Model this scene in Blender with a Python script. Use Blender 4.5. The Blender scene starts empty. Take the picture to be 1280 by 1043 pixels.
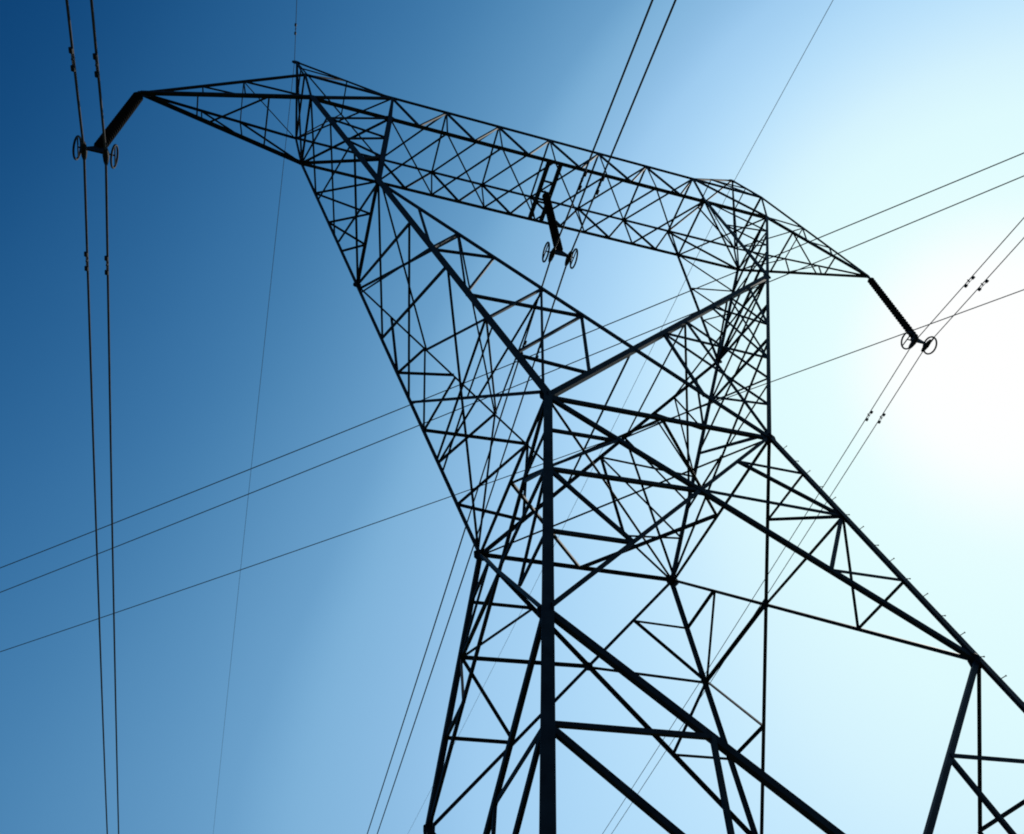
import bpy, bmesh, math, random
from mathutils import Vector, Matrix

scene = bpy.context.scene
col = scene.collection
random.seed(7)

# ------------------------------------------------------------------ camera
# world frame: tower axis at the origin, z = 0 at the tower's waist
CAM = Vector((-8.4084, -14.2053, -14.6478))
PITCH, YAW, ROLL, FPX = 0.8474, 0.3779, -0.1128, 1007.8155
fwd = Vector((math.sin(YAW) * math.cos(PITCH), math.cos(YAW) * math.cos(PITCH), math.sin(PITCH)))
rgt = Vector((math.cos(YAW), -math.sin(YAW), 0))
upv = rgt.cross(fwd)
r2 = math.cos(ROLL) * rgt + math.sin(ROLL) * upv
u2 = -math.sin(ROLL) * rgt + math.cos(ROLL) * upv
cam_data = bpy.data.cameras.new('camera')
cam = bpy.data.objects.new('camera', cam_data)
col.objects.link(cam)
cam.matrix_world = Matrix(((r2.x, u2.x, -fwd.x, CAM.x), (r2.y, u2.y, -fwd.y, CAM.y),
                           (r2.z, u2.z, -fwd.z, CAM.z), (0, 0, 0, 1)))
cam_data.sensor_fit = 'HORIZONTAL'
cam_data.sensor_width = 36
cam_data.lens = FPX / 1280 * 36
cam_data.clip_end = 20000
scene.camera = cam

# ------------------------------------------------------------------ sky and sun
SUN = Vector((0.6803, 0.3249, 0.6570)).normalized()
EL = math.asin(SUN.z)
AZ = math.atan2(SUN.x, SUN.y)           # clockwise from +Y
world = bpy.data.worlds.new('World')
scene.world = world
world.use_nodes = True
nt = world.node_tree
nt.nodes.clear()
N = nt.nodes.new
sky = N('ShaderNodeTexSky')
sky.sky_type = 'NISHITA'
sky.sun_disc = False
sky.sun_elevation = EL
sky.sun_rotation = AZ
sky.altitude = 0
sky.air_density = 2.2
sky.dust_density = 2.0
sky.ozone_density = 3.0
bg = N('ShaderNodeBackground')
bg.inputs['Strength'].default_value = 0.10
out = N('ShaderNodeOutputWorld')
# saturated slide-film response: the sky's blue radiance picks the tone, deep azure to cyan to white
sep = N('ShaderNodeSeparateColor')
nt.links.new(sky.outputs[0], sep.inputs[0])
scl = N('ShaderNodeMath')
scl.operation = 'MULTIPLY'
scl.inputs[1].default_value = .05
# faint uneven haze in the air
stc = N('ShaderNodeTexCoord')
hz = N('ShaderNodeTexNoise')
hz.inputs['Scale'].default_value = 3.0
hz.inputs['Detail'].default_value = 5
nt.links.new(stc.outputs['Generated'], hz.inputs['Vector'])
hr = N('ShaderNodeMapRange')
hr.inputs['To Min'].default_value = .99
hr.inputs['To Max'].default_value = 1.01
nt.links.new(hz.outputs['Fac'], hr.inputs['Value'])
hm = N('ShaderNodeMath')
hm.operation = 'MULTIPLY'
nt.links.new(sep.outputs[2], hm.inputs[0])
nt.links.new(hr.outputs[0], hm.inputs[1])
nt.links.new(hm.outputs[0], scl.inputs[0])
ramp = N('ShaderNodeValToRGB')
ramp.color_ramp.interpolation = 'B_SPLINE'
TONES = ((.28, (6, 52, 102)), (.337, (12, 66, 118)), (.370, (32, 89, 141)), (.415, (53, 111, 162)), (.465, (75, 133, 180)), (.525, (108, 162, 205)),
         (.551, (127, 179, 218)), (.591, (140, 188, 227)), (.630, (157, 203, 240)), (.710, (178, 220, 250)), (.80, (196, 232, 254)),
         (.90, (213, 243, 254)), (1.04, (222, 251, 254)), (1.34, (228, 254, 255)), (1.50, (242, 255, 255)), (1.66, (255, 255, 255)))
def s2l(v):
    v /= 255
    return v / 12.92 if v <= .04045 else ((v + .055) / 1.055) ** 2.4
el = ramp.color_ramp.elements
while len(el) < len(TONES):
    el.new(.5)
for e, (p, c) in zip(el, TONES):
    e.position = p / 2
for e, (p, c) in zip(el, TONES):
    e.color = (*[s2l(v) for v in c], 1)
nt.links.new(scl.outputs[0], ramp.inputs[0])
gain = N('ShaderNodeVectorMath')
gain.operation = 'SCALE'
gain.inputs['Scale'].default_value = 10.0
nt.links.new(ramp.outputs[0], gain.inputs[0])
nt.links.new(gain.outputs[0], bg.inputs['Color'])
nt.links.new(bg.outputs[0], out.inputs['Surface'])

sun_data = bpy.data.lights.new('sun', 'SUN')
sun_data.energy = 3.0
sun_data.angle = math.radians(0.5)
sun_data.color = (1, 0.95, 0.86)
sun = bpy.data.objects.new('sun', sun_data)
sun.rotation_euler = SUN.to_track_quat('Z', 'Y').to_euler()
sun.location = (30, 15, 60)
col.objects.link(sun)

scene.view_settings.view_transform = 'Standard'
scene.view_settings.look = 'None'
scene.view_settings.exposure = 0.0
scene.view_settings.gamma = 1.0
scene.cycles.filter_width = 1.9

# ------------------------------------------------------------------ materials
def mat(name, c1, c2, rough=0.6, metal=0.0, scale=6.0, spec=0.3):
    m = bpy.data.materials.new(name)
    m.use_nodes = True
    t = m.node_tree
    b = t.nodes['Principled BSDF']
    tc = t.nodes.new('ShaderNodeTexCoord')
    nz = t.nodes.new('ShaderNodeTexNoise')
    nz.inputs['Scale'].default_value = scale
    nz.inputs['Detail'].default_value = 6
    rp = t.nodes.new('ShaderNodeValToRGB')
    rp.color_ramp.elements[0].position = .35
    rp.color_ramp.elements[1].position = .68
    rp.color_ramp.elements[0].color = (*c1, 1)
    rp.color_ramp.elements[1].color = (*c2, 1)
    t.links.new(tc.outputs['Object'], nz.inputs['Vector'])
    t.links.new(nz.outputs['Fac'], rp.inputs['Fac'])
    t.links.new(rp.outputs['Color'], b.inputs['Base Color'])
    b.inputs['Roughness'].default_value = rough
    b.inputs['Metallic'].default_value = metal
    b.inputs['Specular IOR Level'].default_value = spec
    return m

M_STEEL = mat('backlit_dark_steel', (.006, .007, .009), (.022, .023, .027), .68, 0.0, 3, .14)  # backlit silhouette put into the base colour, far darker than galvanised steel
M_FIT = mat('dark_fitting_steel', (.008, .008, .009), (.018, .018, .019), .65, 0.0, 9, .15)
M_INS = mat('dark_glazed_porcelain', (.006, .005, .005), (.012, .010, .009), .7, 0, 12, .06)
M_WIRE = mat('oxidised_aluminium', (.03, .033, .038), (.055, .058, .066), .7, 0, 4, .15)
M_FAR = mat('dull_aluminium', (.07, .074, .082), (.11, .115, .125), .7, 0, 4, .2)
M_CONC = mat('concrete', (.22, .21, .2), (.34, .33, .31), .9, 0, 5, .2)
M_GROUND = mat('dry_grass_field', (.05, .06, .025), (.11, .10, .055), .95, 0, .35, .1)

# ------------------------------------------------------------------ helpers
def link_bm(name, bm, m, parent=None, smooth=False):
    me = bpy.data.meshes.new(name)
    bm.normal_update()
    bm.to_mesh(me)
    bm.free()
    if smooth:
        for p in me.polygons:
            p.use_smooth = True
    me.materials.append(m)
    o = bpy.data.objects.new(name, me)
    col.objects.link(o)
    if parent is not None:
        o.parent = parent
    return o

def empty(name, loc=(0, 0, 0), parent=None):
    o = bpy.data.objects.new(name, None)
    o.empty_display_size = .5
    col.objects.link(o)
    o.location = loc
    if parent is not None:
        o.parent = parent
    return o

def tag(o, label=None, cat=None, group=None, kind=None):
    if label: o['label'] = label
    if cat: o['category'] = cat
    if group: o['group'] = group
    if kind: o['kind'] = kind
    return o

def sweep(bm, pts, prof, u, v, closed=True):
    """profile (list of 2-d points) swept from pts[0] to pts[1] with axes u, v"""
    rows = []
    for p in pts:
        rows.append([bm.verts.new(p + u * a + v * b) for a, b in prof])
    n = len(prof)
    for A, B in zip(rows, rows[1:]):
        for i in range(n):
            bm.faces.new((A[i], A[(i + 1) % n], B[(i + 1) % n], B[i]))
    bm.faces.new(rows[0][::-1])
    bm.faces.new(rows[-1])

def frame_of(a, b, nrm):
    d = (b - a).normalized()
    n = nrm - d * nrm.dot(d)
    if n.length < 1e-3:
        n = Vector((0, 0, 1)) - d * d.z
        if n.length < 1e-3:
            n = Vector((1, 0, 0))
    n.normalize()
    return d, n, d.cross(n).normalized()

count = 0
def angle_bar(bm, a, b, w, nrm, t=None):
    """rolled steel angle from a to b: one flange in the face, the other standing on it along nrm"""
    global count
    count += 1
    t = t or max(.012, w * .11)
    d, n, u = frame_of(a, b, nrm)
    off = ((count * 37) % 11 - 5) * .003
    h = w / 2
    prof = [(-h, -h + off), (h, -h + off), (h, -h + t + off), (-h + t, -h + t + off), (-h + t, h + off), (-h, h + off)]
    sweep(bm, (a, b), prof, u, n)

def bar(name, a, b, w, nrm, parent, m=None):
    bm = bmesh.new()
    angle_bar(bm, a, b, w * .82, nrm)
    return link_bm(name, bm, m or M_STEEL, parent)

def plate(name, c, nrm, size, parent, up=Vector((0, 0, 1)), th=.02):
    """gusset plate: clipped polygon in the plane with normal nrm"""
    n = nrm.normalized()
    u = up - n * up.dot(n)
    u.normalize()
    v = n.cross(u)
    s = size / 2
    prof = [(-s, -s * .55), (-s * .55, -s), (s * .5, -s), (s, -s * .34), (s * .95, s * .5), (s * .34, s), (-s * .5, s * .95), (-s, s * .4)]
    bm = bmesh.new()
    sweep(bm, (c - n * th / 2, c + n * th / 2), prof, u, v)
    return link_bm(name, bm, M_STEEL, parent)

def tube(bm, pts, r, seg=8):
    rings = []
    n0 = None
    for i, p in enumerate(pts):
        d = (pts[min(i + 1, len(pts) - 1)] - pts[max(i - 1, 0)]).normalized()
        if n0 is None:
            n0 = Vector((0, 0, 1)) if abs(d.z) < .9 else Vector((1, 0, 0))
        n = (n0 - d * n0.dot(d)).normalized()
        n0 = n
        u = d.cross(n)
        rings.append([bm.verts.new(p + (n * math.cos(k * math.tau / seg) + u * math.sin(k * math.tau / seg)) * r) for k in range(seg)])
    for A, B in zip(rings, rings[1:]):
        for i in range(seg):
            bm.faces.new((A[i], A[(i + 1) % seg], B[(i + 1) % seg], B[i]))
    bm.faces.new(rings[0][::-1])
    bm.faces.new(rings[-1])

def lerp(a, b, t):
    return a + (b - a) * t

# ------------------------------------------------------------------ ground
GZ = -16.25
bm = bmesh.new()
n = 40
S = 4000
vs = [[None] * (n + 1) for _ in range(n + 1)]
for i in range(n + 1):
    for j in range(n + 1):
        a = (i / n * 2 - 1); b = (j / n * 2 - 1)
        x = S * a * abs(a); y = S * b * abs(b)
        r = math.hypot(x, y)
        z = GZ + (0 if r < 30 else min(1, (r - 30) / 200) * 1.2 * math.sin(x * .011 + 1) * math.cos(y * .013))
        vs[i][j] = bm.verts.new((x, y, z))
for i in range(n):
    for j in range(n):
        bm.faces.new((vs[i][j], vs[i + 1][j], vs[i + 1][j + 1], vs[i][j + 1]))
tag(link_bm('ground', bm, M_GROUND, None, True), kind='structure')

# ------------------------------------------------------------------ tower geometry (metres)
A0, B0 = 3.0, 2.9886                  # half widths at the waist
A1, B1, Z1 = 4.2161, 4.1930, -7.0724  # panel point below the waist
XO, YO, ZO = 10.3882, 1.4150, 18.5512 # ends of the bottom chords of the cross beam
XT, ZT = 10.8946, 20.8189             # ends of the top chords
XI = 7.181                            # inner posts
KF = 0.5997                           # where inner and outer fork chords meet
XC, ZC = 16.6748, 18.2030             # crossarm tips
XP, ZP = 11.6823, 26.0902             # earth wire peaks
LI = 5.5267
Z2 = -11.30

def W(sx, sy): return Vector((sx * A0, sy * B0, 0))
def G(sx, sy, z):
    t = z / Z1
    return Vector((sx * (A0 + (A1 - A0) * t), sy * (B0 + (B1 - B0) * t), z))
def O(sx, sy): return Vector((sx * XO, sy * YO, ZO))
def T(sx, sy): return Vector((sx * XT, sy * YO, ZT))
def I(sx, sy): return Vector((sx * XI, sy * YO, ZO))
def J(sx, sy): return Vector((sx * XI, sy * YO, ZT))
def OL(sx, sy, t): return lerp(W(sx, sy), O(sx, sy), t)
def K(sx, sy): return OL(sx, sy, KF)
def IL(sx, sy, t): return lerp(W(-sx, sy), K(sx, sy), t)
def C(sx): return Vector((sx * XC, 0, ZC))
def P(sx): return Vector((sx * XP, 0, ZP))
X_, Y_, Z_ = Vector((1, 0, 0)), Vector((0, 1, 0)), Vector((0, 0, 1))

tower = empty('transmission_tower', (0, 0, GZ))
tag(tower, 'dark steel lattice transmission tower with a forked waist, wide cross beam and two crossarms', 'pylon')
def part(name):
    o = empty(name, (0, 0, -GZ), tower)
    return o

# ---------------- body below the waist
body = part('tower_body')
ZB = GZ + .35
for sx in (-1, 1):
    for sy in (-1, 1):
        inward = Vector((-sx, -sy, 0))
        bar('leg', G(sx, sy, ZB), W(sx, sy), {(-1, -1): .25, (1, -1): .17}.get((sx, sy), .205), inward + Vector((sx * .9, 0, 0)), body)
        bm = bmesh.new()
        g = G(sx, sy, GZ)
        sweep(bm, (g + Z_ * -.6, g + Z_ * .18, g + Z_ * .24), [(-.5, -.5), (.5, -.5), (.5, .5), (-.5, .5)], X_, Y_)
        link_bm('footing', bm, M_CONC, body)
        plate('gusset_plate', W(sx, sy) + Vector((0, sy * .02, 0)), Y_, .4, body)
        plate('gusset_plate', W(sx, sy) + Vector((sx * .02, 0, 0)), X_, .27, body)
        plate('gusset_plate', G(sx, sy, Z1) + Vector((0, -sy * .06, 0)), Y_, .27, body)
        plate('gusset_plate', G(sx, sy, Z1) + Vector((-sx * .06, 0, 0)), X_, .27, body)

CR = A0 / (A0 + A1)                  # crossing of the X braces
faces = [((-1, -1), (1, -1), Vector((0, 1, 0))), ((-1, 1), (1, 1), Vector((0, -1, 0))),
         ((-1, -1), (-1, 1), Vector((1, 0, 0))), ((1, -1), (1, 1), Vector((-1, 0, 0)))]
for qa, qb, nrm in faces:
    Wa, Wb = W(*qa), W(*qb)
    Ga, Gb = G(*qa, Z1), G(*qb, Z1)
    bar('waist_strut', Wa, Wb, .115, nrm, body)
    bar('diagonal_brace', Wa, Gb, .118, nrm, body)
    bar('diagonal_brace', Wb, Ga, .105, nrm, body)
    X = lerp(Wa, Gb, CR)
    plate('gusset_plate', X, nrm, .26, body)
    for q, w_, g_, ow, og in ((qa, Wa, Ga, Wb, Gb), (qb, Wb, Gb, Wa, Ga)):
        leg = lambda t: lerp(w_, g_, t)
        own = lambda t: lerp(w_, og, t)       # diagonal that starts at this leg's waist node
        oth = lambda t: lerp(ow, g_, t)       # diagonal that ends at this leg's lower node
        for a, b, w in ((leg(.21), own(.205), .085), (own(.205), leg(.43), .085), (leg(.43), own(CR), .10),
                        (leg(.43), oth(.715), .085), (leg(.715), oth(.715), .085)):
            bar('body_lacing_bar', a, b, w, nrm, body)
    # K panel below
    m2 = (G(*qa, Z2) + G(*qb, Z2)) / 2
    bar('panel_strut', G(*qa, Z2), G(*qb, Z2), .16, nrm, body)
    for q in (qa, qb):
        g1 = G(*q, Z1)
        bar('diagonal_brace', g1, m2, .105 if q == (1, -1) else .135, nrm, body)
        zp = Z1 * 1.304
        p = G(*q, zp)
        t = (zp - Z1) / (Z2 - Z1)
        qq = lerp(g1, m2, t)
        r = lerp(G(*q, Z2), m2, .5)
        bar('body_lacing_bar', p, qq, .085, nrm, body)
        bar('body_lacing_bar', p, r, .11, nrm, body)
        bar('body_lacing_bar', qq, r, .085, nrm, body)
        bar('diagonal_brace', m2, G(*q, ZB), .16, nrm, body)

# plan bracing at the waist
mids = [(W(-1, -1) + W(1, -1)) / 2, (W(1, -1) + W(1, 1)) / 2, (W(1, 1) + W(-1, 1)) / 2, (W(-1, 1) + W(-1, -1)) / 2]
for i in range(4):
    bar('plan_brace', mids[i], mids[(i + 1) % 4], .10, Z_, body)
bar('plan_brace', W(-1, 1), W(1, -1), .07, Z_, body)
bar('plan_brace', W(-1, -1), W(1, 1), .08, Z_, body)

# climbing bolts on the right front leg
def bolt(p, dirn, parent, name='step_bolt'):
    bm = bmesh.new()
    tube(bm, [p, p + dirn * .11], .009, 6)
    tube(bm, [p + dirn * .105, p + dirn * .12], .016, 6)
    link_bm(name, bm, M_FIT, parent)
z = -.5
k = 0
while z > -10.6:
    p = G(1, -1, z)
    bolt(p + Vector((.09, -.05, 0)), Vector((1, 0, .12)).normalized() if k % 2 else Vector((.45, -.9, .1)).normalized(), body)
    z -= .5
    k += 1

# ---------------- forks
for sx in (-1, 1):
    fork = part('fork')
    for sy in (-1, 1):
        fn = Vector((0, -sy, 0))
        sn = Vector((-sx, 0, 0))
        bar('outer_chord', W(sx, sy), O(sx, sy), {(-1, -1): .29, (-1, 1): .15, (1, -1): .15, (1, 1): .17}[sx, sy], fn, fork)
        bar('inner_chord', W(-sx, sy), K(sx, sy), {(-1, -1): .145, (-1, 1): .10, (1, -1): .19, (1, 1): .125}[sx, sy], fn, fork)
        bar('post', K(sx, sy), I(sx, sy), .22 if sy < 0 and sx < 0 else .17, fn, fork)
        plate('gusset_plate', K(sx, sy) + fn * -.02, Y_, .3, fork)
        plate('gusset_plate', O(sx, sy) + fn * -.02, Y_, .3, fork)
        ol = lambda t: OL(sx, sy, t)
        il = lambda t: IL(sx, sy, t)
        ir = lambda t: IL(-sx, sy, t)
        L = [(ol(.368), il(.87), .12), (ol(.368), il(.75), .09), (ol(.368), il(.65), .09), (ol(.238), il(.75), .08), (ol(.238), il(.645), .09),
             (ol(.238), il(.412), .10), (ol(.172), il(.515), .09), (il(.515), ol(.01), .07), (ol(.09), il(.412), .09),
             (ol(.09), ir(.13), .09), (il(.412), ir(.13), .09)]
        # triangle above the inner chord
        po = lambda t: lerp(K(sx, sy), I(sx, sy), t)
        L += [(ol(.70), po(.35), .08), (ol(.79), po(.35), .08), (ol(.79), po(.65), .08), (ol(.89), po(.65), .08), (ol(.89), I(sx, sy), .08)]
        for a, b, w in L:
            bar('fork_lacing_bar', a, b, w, fn, fork)
        # outer side face
        os_ = lambda t: OL(sx, -sy, t)
        for a, b, w in ((ol(KF), os_(.453), .09), (ol(.453), os_(.31), .09), (ol(.453), os_(.305), .0), (ol(.30), os_(0.01), .09),
                        (ol(KF), os_(.726), .10), (ol(.75), os_(.867), .08), (ol(.89), os_(1), .09)):
            if w:
                bar('fork_lacing_bar', a, b, w, sn, fork)
        # inner side face
        is_ = lambda t: IL(sx, -sy, t)
        bar('fork_lacing_bar', il(.985), is_(.744), .08, sn, fork)
        if sx < 0:
            bar('fork_lacing_bar', il(.744), is_(.515), .07, sn, fork)
        bar('fork_lacing_bar', ol(.172), is_(.512), .07, sn, fork)
        if sy < 0 and sx < 0:
            bar('fork_lacing_bar', ol(.172), is_(.744), .08, sn, fork)
            bar('fork_lacing_bar', ol(.368), os_(.575), .09, sn, fork)
            bar('fork_lacing_bar', ol(.31), os_(.453), .09, sn, fork)
            bar('fork_lacing_bar', ol(.172), os_(.177), .09, sn, fork)
        # short redundants on the far side face
        bar('fork_lacing_bar', ol(.153), lerp(ol(0.01), os_(.30), .5), .06, sn, fork)
    bar('cross_strut', K(sx, -1), K(sx, 1), .105, sn, fork)
    bar('cross_strut', IL(sx, -1, .515), IL(sx, 1, .515), .07, sn, fork)
    bar('cross_strut', O(sx, -1), O(sx, 1), .11, sn, fork)
tc = A0 / (A0 + A0 + KF * (XO - A0))
body_strut = bar('cross_strut', IL(1, -1, tc), IL(1, 1, tc), .08, X_, body)

# ---------------- cross beam
beam = part('cross_beam')
for sy in (-1, 1):
    fn = Vector((0, -sy, 0))
    bar('bottom_chord', O(-1, sy), O(1, sy), .2 if sy < 0 else .17, Z_, beam)
    bar('top_chord', T(-1, sy), T(1, sy), .14, -Z_, beam)
    nt_ = lambda k: Vector((XI * k / 3, sy * YO, ZT))
    nb_ = lambda k: Vector((XI * k / 3, sy * YO, ZO))
    for k in range(-3, 4):
        bar('beam_lacing_bar', nb_(k), nt_(k), .15 if abs(k) == 3 else .085, fn, beam)
        if k < 3:
            bar('beam_lacing_bar', nt_(k), nb_(k + .5), .1, fn, beam)
            bar('beam_lacing_bar', nb_(k + .5), nt_(k + 1), .09, fn, beam)
    for s in (-1, 1):
        bar('end_post', O(s, sy), T(s, sy), .12, fn, beam)
        bar('beam_lacing_bar', O(s, sy), J(s, sy), .13, fn, beam)
for k in range(-3, 4):
    x = XI * k / 3
    a, b = Vector((x, -YO, ZT)), Vector((x, YO, ZT))
    bar('beam_strut', a, b, .09, -Z_, beam)
    if abs(k) == 3:
        bar('beam_strut', Vector((x, -YO, ZO)), Vector((x, YO, ZO)), .09, Z_, beam)
    if k < 3:
        x2 = XI * (k + 1) / 3
        bar('beam_lacing_bar', Vector((x2, -YO, ZT)), Vector((x, YO, ZT)), .08, -Z_, beam)
        bar('beam_lacing_bar', Vector((x, -YO, ZO)), Vector((x2, YO, ZO)), .08, Z_, beam)
        bar('beam_lacing_bar', Vector((x2, -YO, ZO)), Vector((x, YO, ZO)), .08, Z_, beam)
for s in (-1, 1):
    bar('beam_lacing_bar', I(s, -1), O(s, 1), .1, Z_, beam)
    bar('beam_lacing_bar', I(s, 1), O(s, -1), .1, Z_, beam)
    bar('beam_lacing_bar', J(s, -1), T(s, 1), .07, Z_, beam)
    bar('beam_strut', T(s, -1), T(s, 1), .1, Z_, beam)
    plate('gusset_plate', I(s, -1) + Vector((0, -.02, 0)), Y_, .36, beam)
    plate('gusset_plate', I(s, 1) + Vector((0, .02, 0)), Y_, .36, beam)
for x in (-.27, .27):
    bar('hanger_beam', Vector((x, -YO, ZO - .02)), Vector((x, YO, ZO - .02)), .2, Z_, beam)
for y in (-.5, 0, .5):
    bar('hanger_cleat', Vector((-.27, y, ZO - .04)), Vector((.27, y, ZO - .04)), .12, Z_, beam)

# ---------------- crossarms and earth wire peaks
for s in (-1, 1):
    arm = part('crossarm')
    for sy in (-1, 1):
        fn = Vector((0, -sy, 0))
        bar('arm_chord', C(s), O(s, sy), .17, fn, arm)
        bar('arm_chord', C(s), T(s, sy), .11, fn, arm)
        lo = lambda t, q=sy: lerp(C(s), O(s, q), t)
        hi = lambda t, q=sy: lerp(C(s), T(s, q), t)
        bar('arm_lacing_bar', hi(.61), lo(.61), .06, fn, arm)
        bar('arm_lacing_bar', hi(.61), lo(.99), .08, fn, arm)
        bar('arm_lacing_bar', hi(.36), lo(.36), .06, fn, arm)
        bar('arm_lacing_bar', hi(.36), lo(.61), .07, fn, arm)
    lof = lambda t: lerp(C(s), O(s, -1), t)
    lob = lambda t: lerp(C(s), O(s, 1), t)
    hif = lambda t: lerp(C(s), T(s, -1), t)
    hib = lambda t: lerp(C(s), T(s, 1), t)
    bar('arm_lacing_bar', lof(.75), lob(.75), .08, Z_, arm)
    bar('arm_lacing_bar', lof(.33), lob(.33), .07, Z_, arm)
    bar('arm_lacing_bar', lof(.75), lob(.40), .08, Z_, arm)
    bar('arm_lacing_bar', hif(.61), hib(.61), .05, Z_, arm)
    bar('arm_lacing_bar', hif(.61), hib(.99), .05, Z_, arm)
    plate('tip_plate', C(s) + Vector((-s * .12, 0, 0)), Y_, .5, arm)
    pk = part('earth_wire_peak')
    for sy in (-1, 1):
        sn = Vector((-s, 0, 0))
        bar('peak_chord', P(s), T(s, sy), .12, sn, pk)
        bar('peak_chord', P(s), J(s, sy), .1, sn, pk)
        bar('peak_chord', T(s, sy), lerp(P(s), J(s, sy), .55), .07, sn, pk)
    bar('peak_chord', P(s), O(s, 1), .1, Vector((-s, 0, 0)), pk)
    bar('peak_chord', lerp(P(s), T(s, -1), .5), lerp(P(s), T(s, 1), .5), .07, X_, pk)
    bar('peak_chord', lerp(P(s), J(s, -1), .55), lerp(P(s), J(s, 1), .55), .07, X_, pk)
    bar('peak_chord', lerp(P(s), T(s, -1), .5), lerp(P(s), J(s, -1), .55), .07, X_, pk)
    plate('peak_plate', P(s) + Vector((s * .03, 0, -.05)), Y_, .4, pk)

# ------------------------------------------------------------------ insulator strings
def insulator(top, length, label, rad):
    root = empty('insulator_string', top)
    tag(root, label, 'insulator', 'insulator strings of the tower')
    # shackle and link at the top
    bm = bmesh.new()
    tube(bm, [Vector((0, 0, .12)), Vector((0, 0, -.32))], .045, 8)
    tube(bm, [Vector((-.09, 0, .02)), Vector((.09, 0, .02))], .04, 8)
    link_bm('shackle', bm, M_FIT, root)
    # column of sheds, turned on one profile
    z0, z1 = -.28, -(length - .30)
    nsh = 25
    pitch = (z0 - z1) / nsh
    prof = [(.05, z0)]
    for i in range(nsh):
        za = z0 - i * pitch
        prof += [(rad * .5, za - pitch * .08), (rad * .93, za - pitch * .36), (rad, za - pitch * .48), (rad * .93, za - pitch * .58), (rad * .55, za - pitch * .68), (rad * .45, za - pitch * .98)]
    prof.append((.05, z1))
    bm = bmesh.new()
    seg = 20
    rows = [[bm.verts.new((r * math.cos(k * math.tau / seg), r * math.sin(k * math.tau / seg), zz)) for k in range(seg)] for r, zz in prof]
    for A, B in zip(rows, rows[1:]):
        for k in range(seg):
            bm.faces.new((A[k], B[k], B[(k + 1) % seg], A[(k + 1) % seg]))
    bm.faces.new(rows[0]); bm.faces.new(rows[-1][::-1])
    link_bm('insulator_column', bm, M_INS, root, True)
    # yoke plate: flat trapezoid spreading to the two clamps
    bm = bmesh.new()
    zl = -length
    prof = [(-.10, zl + .36), (.10, zl + .36), (.38, zl + .10), (.38, zl - .02), (-.38, zl - .02), (-.38, zl + .10)]
    sweep(bm, (Vector((0, -.03, 0)), Vector((0, .03, 0))), prof, X_, Z_)
    link_bm('yoke_plate', bm, M_FIT, root)
    for s in (-1, 1):
        # boat-shaped suspension clamp
        bm = bmesh.new()
        pts = [Vector((s * .34, y, zl - .15 + .0 * abs(y))) for y in (-.32, -.2, 0, .2, .32)]
        rr = (.05, .085, .11, .085, .05)
        rings = [[bm.verts.new(p + Vector((math.cos(k * math.tau / 10) * r, 0, math.sin(k * math.tau / 10) * r))) for k in range(10)] for p, r in zip(pts, rr)]
        for A, B in zip(rings, rings[1:]):
            for k in range(10):
                bm.faces.new((A[k], A[(k + 1) % 10], B[(k + 1) % 10], B[k]))
        bm.faces.new(rings[0][::-1]); bm.faces.new(rings[-1])
        tube(bm, [Vector((s * .34, 0, zl + .06)), Vector((s * .34, 0, zl - .12))], .05, 8)
        link_bm('suspension_clamp', bm, M_FIT, root)
        # grading ring standing outside the clamp
        c = Vector((s * .58, 0, zl - .05))
        bm = bmesh.new()
        R_, r_, n1, n2 = .38, .036, 36, 8
        vv = [[bm.verts.new(c + Vector((r_ * math.sin(j * math.tau / n2), (R_ + r_ * math.cos(j * math.tau / n2)) * math.cos(i * math.tau / n1),
                                         (R_ + r_ * math.cos(j * math.tau / n2)) * math.sin(i * math.tau / n1)))) for j in range(n2)] for i in range(n1)]
        for i in range(n1):
            for j in range(n2):
                bm.faces.new((vv[i][j], vv[(i + 1) % n1][j], vv[(i + 1) % n1][(j + 1) % n2], vv[i][(j + 1) % n2]))
        ring = link_bm('grading_ring', bm, M_FIT, root, True)
        bm = bmesh.new()
        tube(bm, [Vector((s * .34, 0, zl + .02)), Vector((s * .58, 0, zl + .02))], .028, 8)
        tube(bm, [c + Vector((0, -R_, .07)), c + Vector((0, R_, .07))], .024, 8)
        link_bm('ring_bracket', bm, M_FIT, ring)
    return root

insulator(C(-1) + Vector((0, 0, -.05)), LI - .05, 'dark insulator string hanging from the left crossarm tip against deep blue sky', .2)
insulator(Vector((0, 0, ZO - .1)), LI - .1, 'dark insulator string hanging from the middle of the cross beam between the two forks', .18)
insulator(C(1) + Vector((0, 0, -.05)), LI - .05, 'dark insulator string hanging from the right crossarm tip in front of the sun glare', .165)

# ------------------------------------------------------------------ conductors
def wire_pts(c, far, near, ymax=230, ymin=-90):
    pts = []
    y = ymin
    def at(y):
        dx, k, cc = far if y >= 0 else near
        return c + Vector((dx * y, y, k * abs(y) + cc * y * y))
    ys = [-90, -75, -60, -48, -38, -30, -24, -18, -13, -9, -6, -4, -2.5, -1.2, -.4, 0, .4, 1.2, 2.5, 4, 6, 9, 13, 18, 24, 30, 38, 48, 60, 75, 95, 120, 150, 190, 230]
    return [at(y) for y in ys], at

def damper(at, y, parent, k=1.0):
    """Stockbridge damper: clamp, messenger cable below the wire, two weights"""
    bm = bmesh.new()
    p = at(y)
    dn = Vector((0, 0, -.13 * k))
    a, b = at(y - .36 * k) + dn, at(y + .36 * k) + dn
    tube(bm, [p + Vector((0, 0, .06)), p + dn], .035 * k, 8)
    tube(bm, [a, p + dn, b], .016 * k, 6)
    for q, d in ((a, 1), (b, -1)):
        e = lerp(q, p + dn, .42)
        tube(bm, [q, lerp(q, e, .5), e], .07 * k, 8)
    link_bm('vibration_damper', bm, M_FIT, parent)

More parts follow.
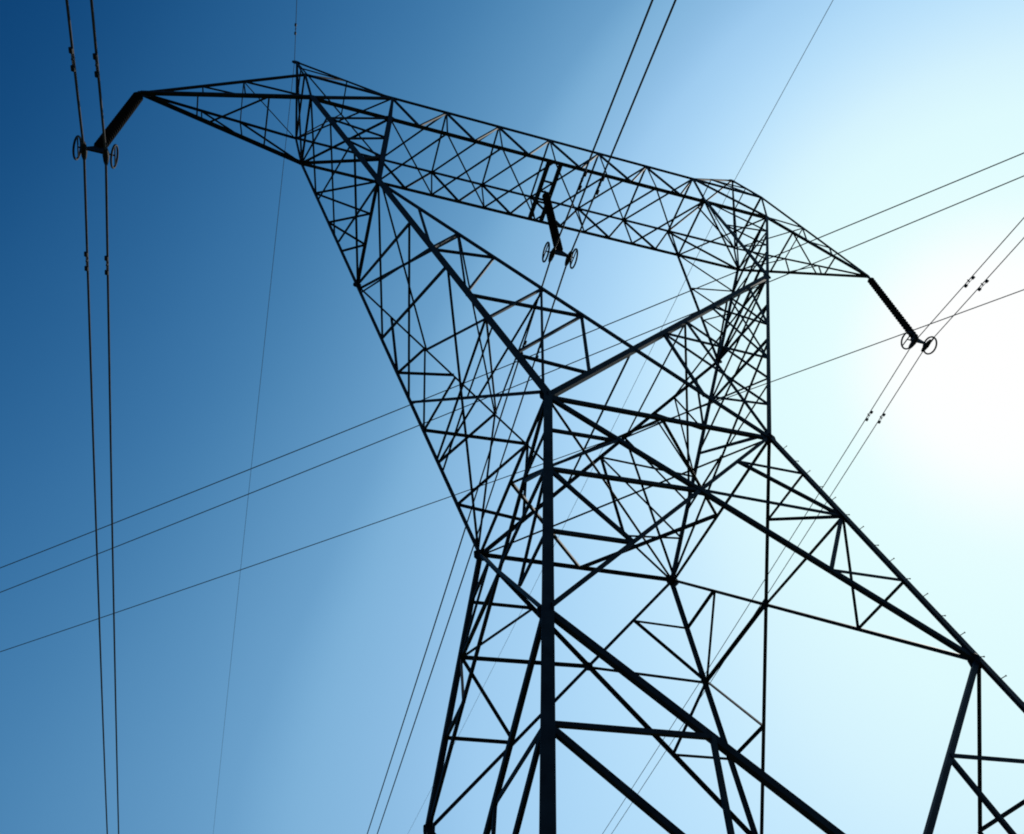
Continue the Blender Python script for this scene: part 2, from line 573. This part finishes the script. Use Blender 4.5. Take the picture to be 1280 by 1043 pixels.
FAR = (.02, -.10, .0002)
NEAR = (.02, -.13, .0002)
ZW = ZC - LI - .15
ZM = ZO - LI - .15
ph = [(-XC, ZW, 'left crossarm', (-3.2, 4.0)), (0, ZM, 'middle of the cross beam', (-3.4, 4.2)), (XC, ZW, 'right crossarm', (-3.5, 3.9))]
for (xc, zc, where, dy), rad in zip(ph, (.042, .036, .019)):
    for s, side in ((-1, 'left'), (1, 'right')):
        c = Vector((xc + s * .34, 0, zc))
        pts, at = wire_pts(c, (.0225, FAR[1], FAR[2]) if xc < 0 else FAR, NEAR)
        bm = bmesh.new()
        tube(bm, pts, rad, 8)
        o = link_bm('conductor', bm, M_WIRE, None, True)
        tag(o, '%s wire of the pair clamped below the %s insulator' % (side, where), 'power line', 'conductors carried by the tower')
        for y in dy:
            damper(at, y, o, .75 if xc > 0 else 1.0)

# earth wires over the peaks
for s, side, far, near in ((-1, 'left', (.014, .0, .0002), (.06, -.2, .0002)), (1, 'right', (.01, .0, .0002), (.06, -.2, .0002))):
    c = P(s) + Vector((s * .12, 0, -.02))
    pts, at = wire_pts(c, far, near)
    bm = bmesh.new()
    tube(bm, pts, .014, 6)
    o = link_bm('earth_wire', bm, M_WIRE, None, True)
    tag(o, 'thin earth wire passing over the %s peak of the tower' % side, 'power line', 'earth wires over the tower peaks')
    if s < 0:
        damper(at, -1.6, o, .7)

# ------------------------------------------------------------------ another line crossing behind
HX = 34
def on_level(px, py, h):
    pass
for p0, p1, label in (((-32.3, 53.6), (33.9, -4.0), 'highest of the three distant wires slanting behind the tower'),
                      ((-32.6, 57.3), (35.0, -2.6), 'middle one of the three distant wires slanting behind the tower'),
                      ((-33.6, 67.5), (41.4, 5.1), 'lowest of the three distant wires slanting behind the tower')):
    a, b = Vector((*p0, HX)), Vector((*p1, HX))
    d = b - a
    pts = []
    for i in range(61):
        t = -1 + 3 * i / 60
        q = a + d * t
        q.z = HX + 2e-4 * ((t - .5) * d.length) ** 2 - 2e-4 * (.35 * d.length) ** 2
        pts.append(q)
    bm = bmesh.new()
    tube(bm, pts, .04, 6)
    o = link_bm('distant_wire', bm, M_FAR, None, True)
    tag(o, label, 'power line', 'wires of another line behind the tower')
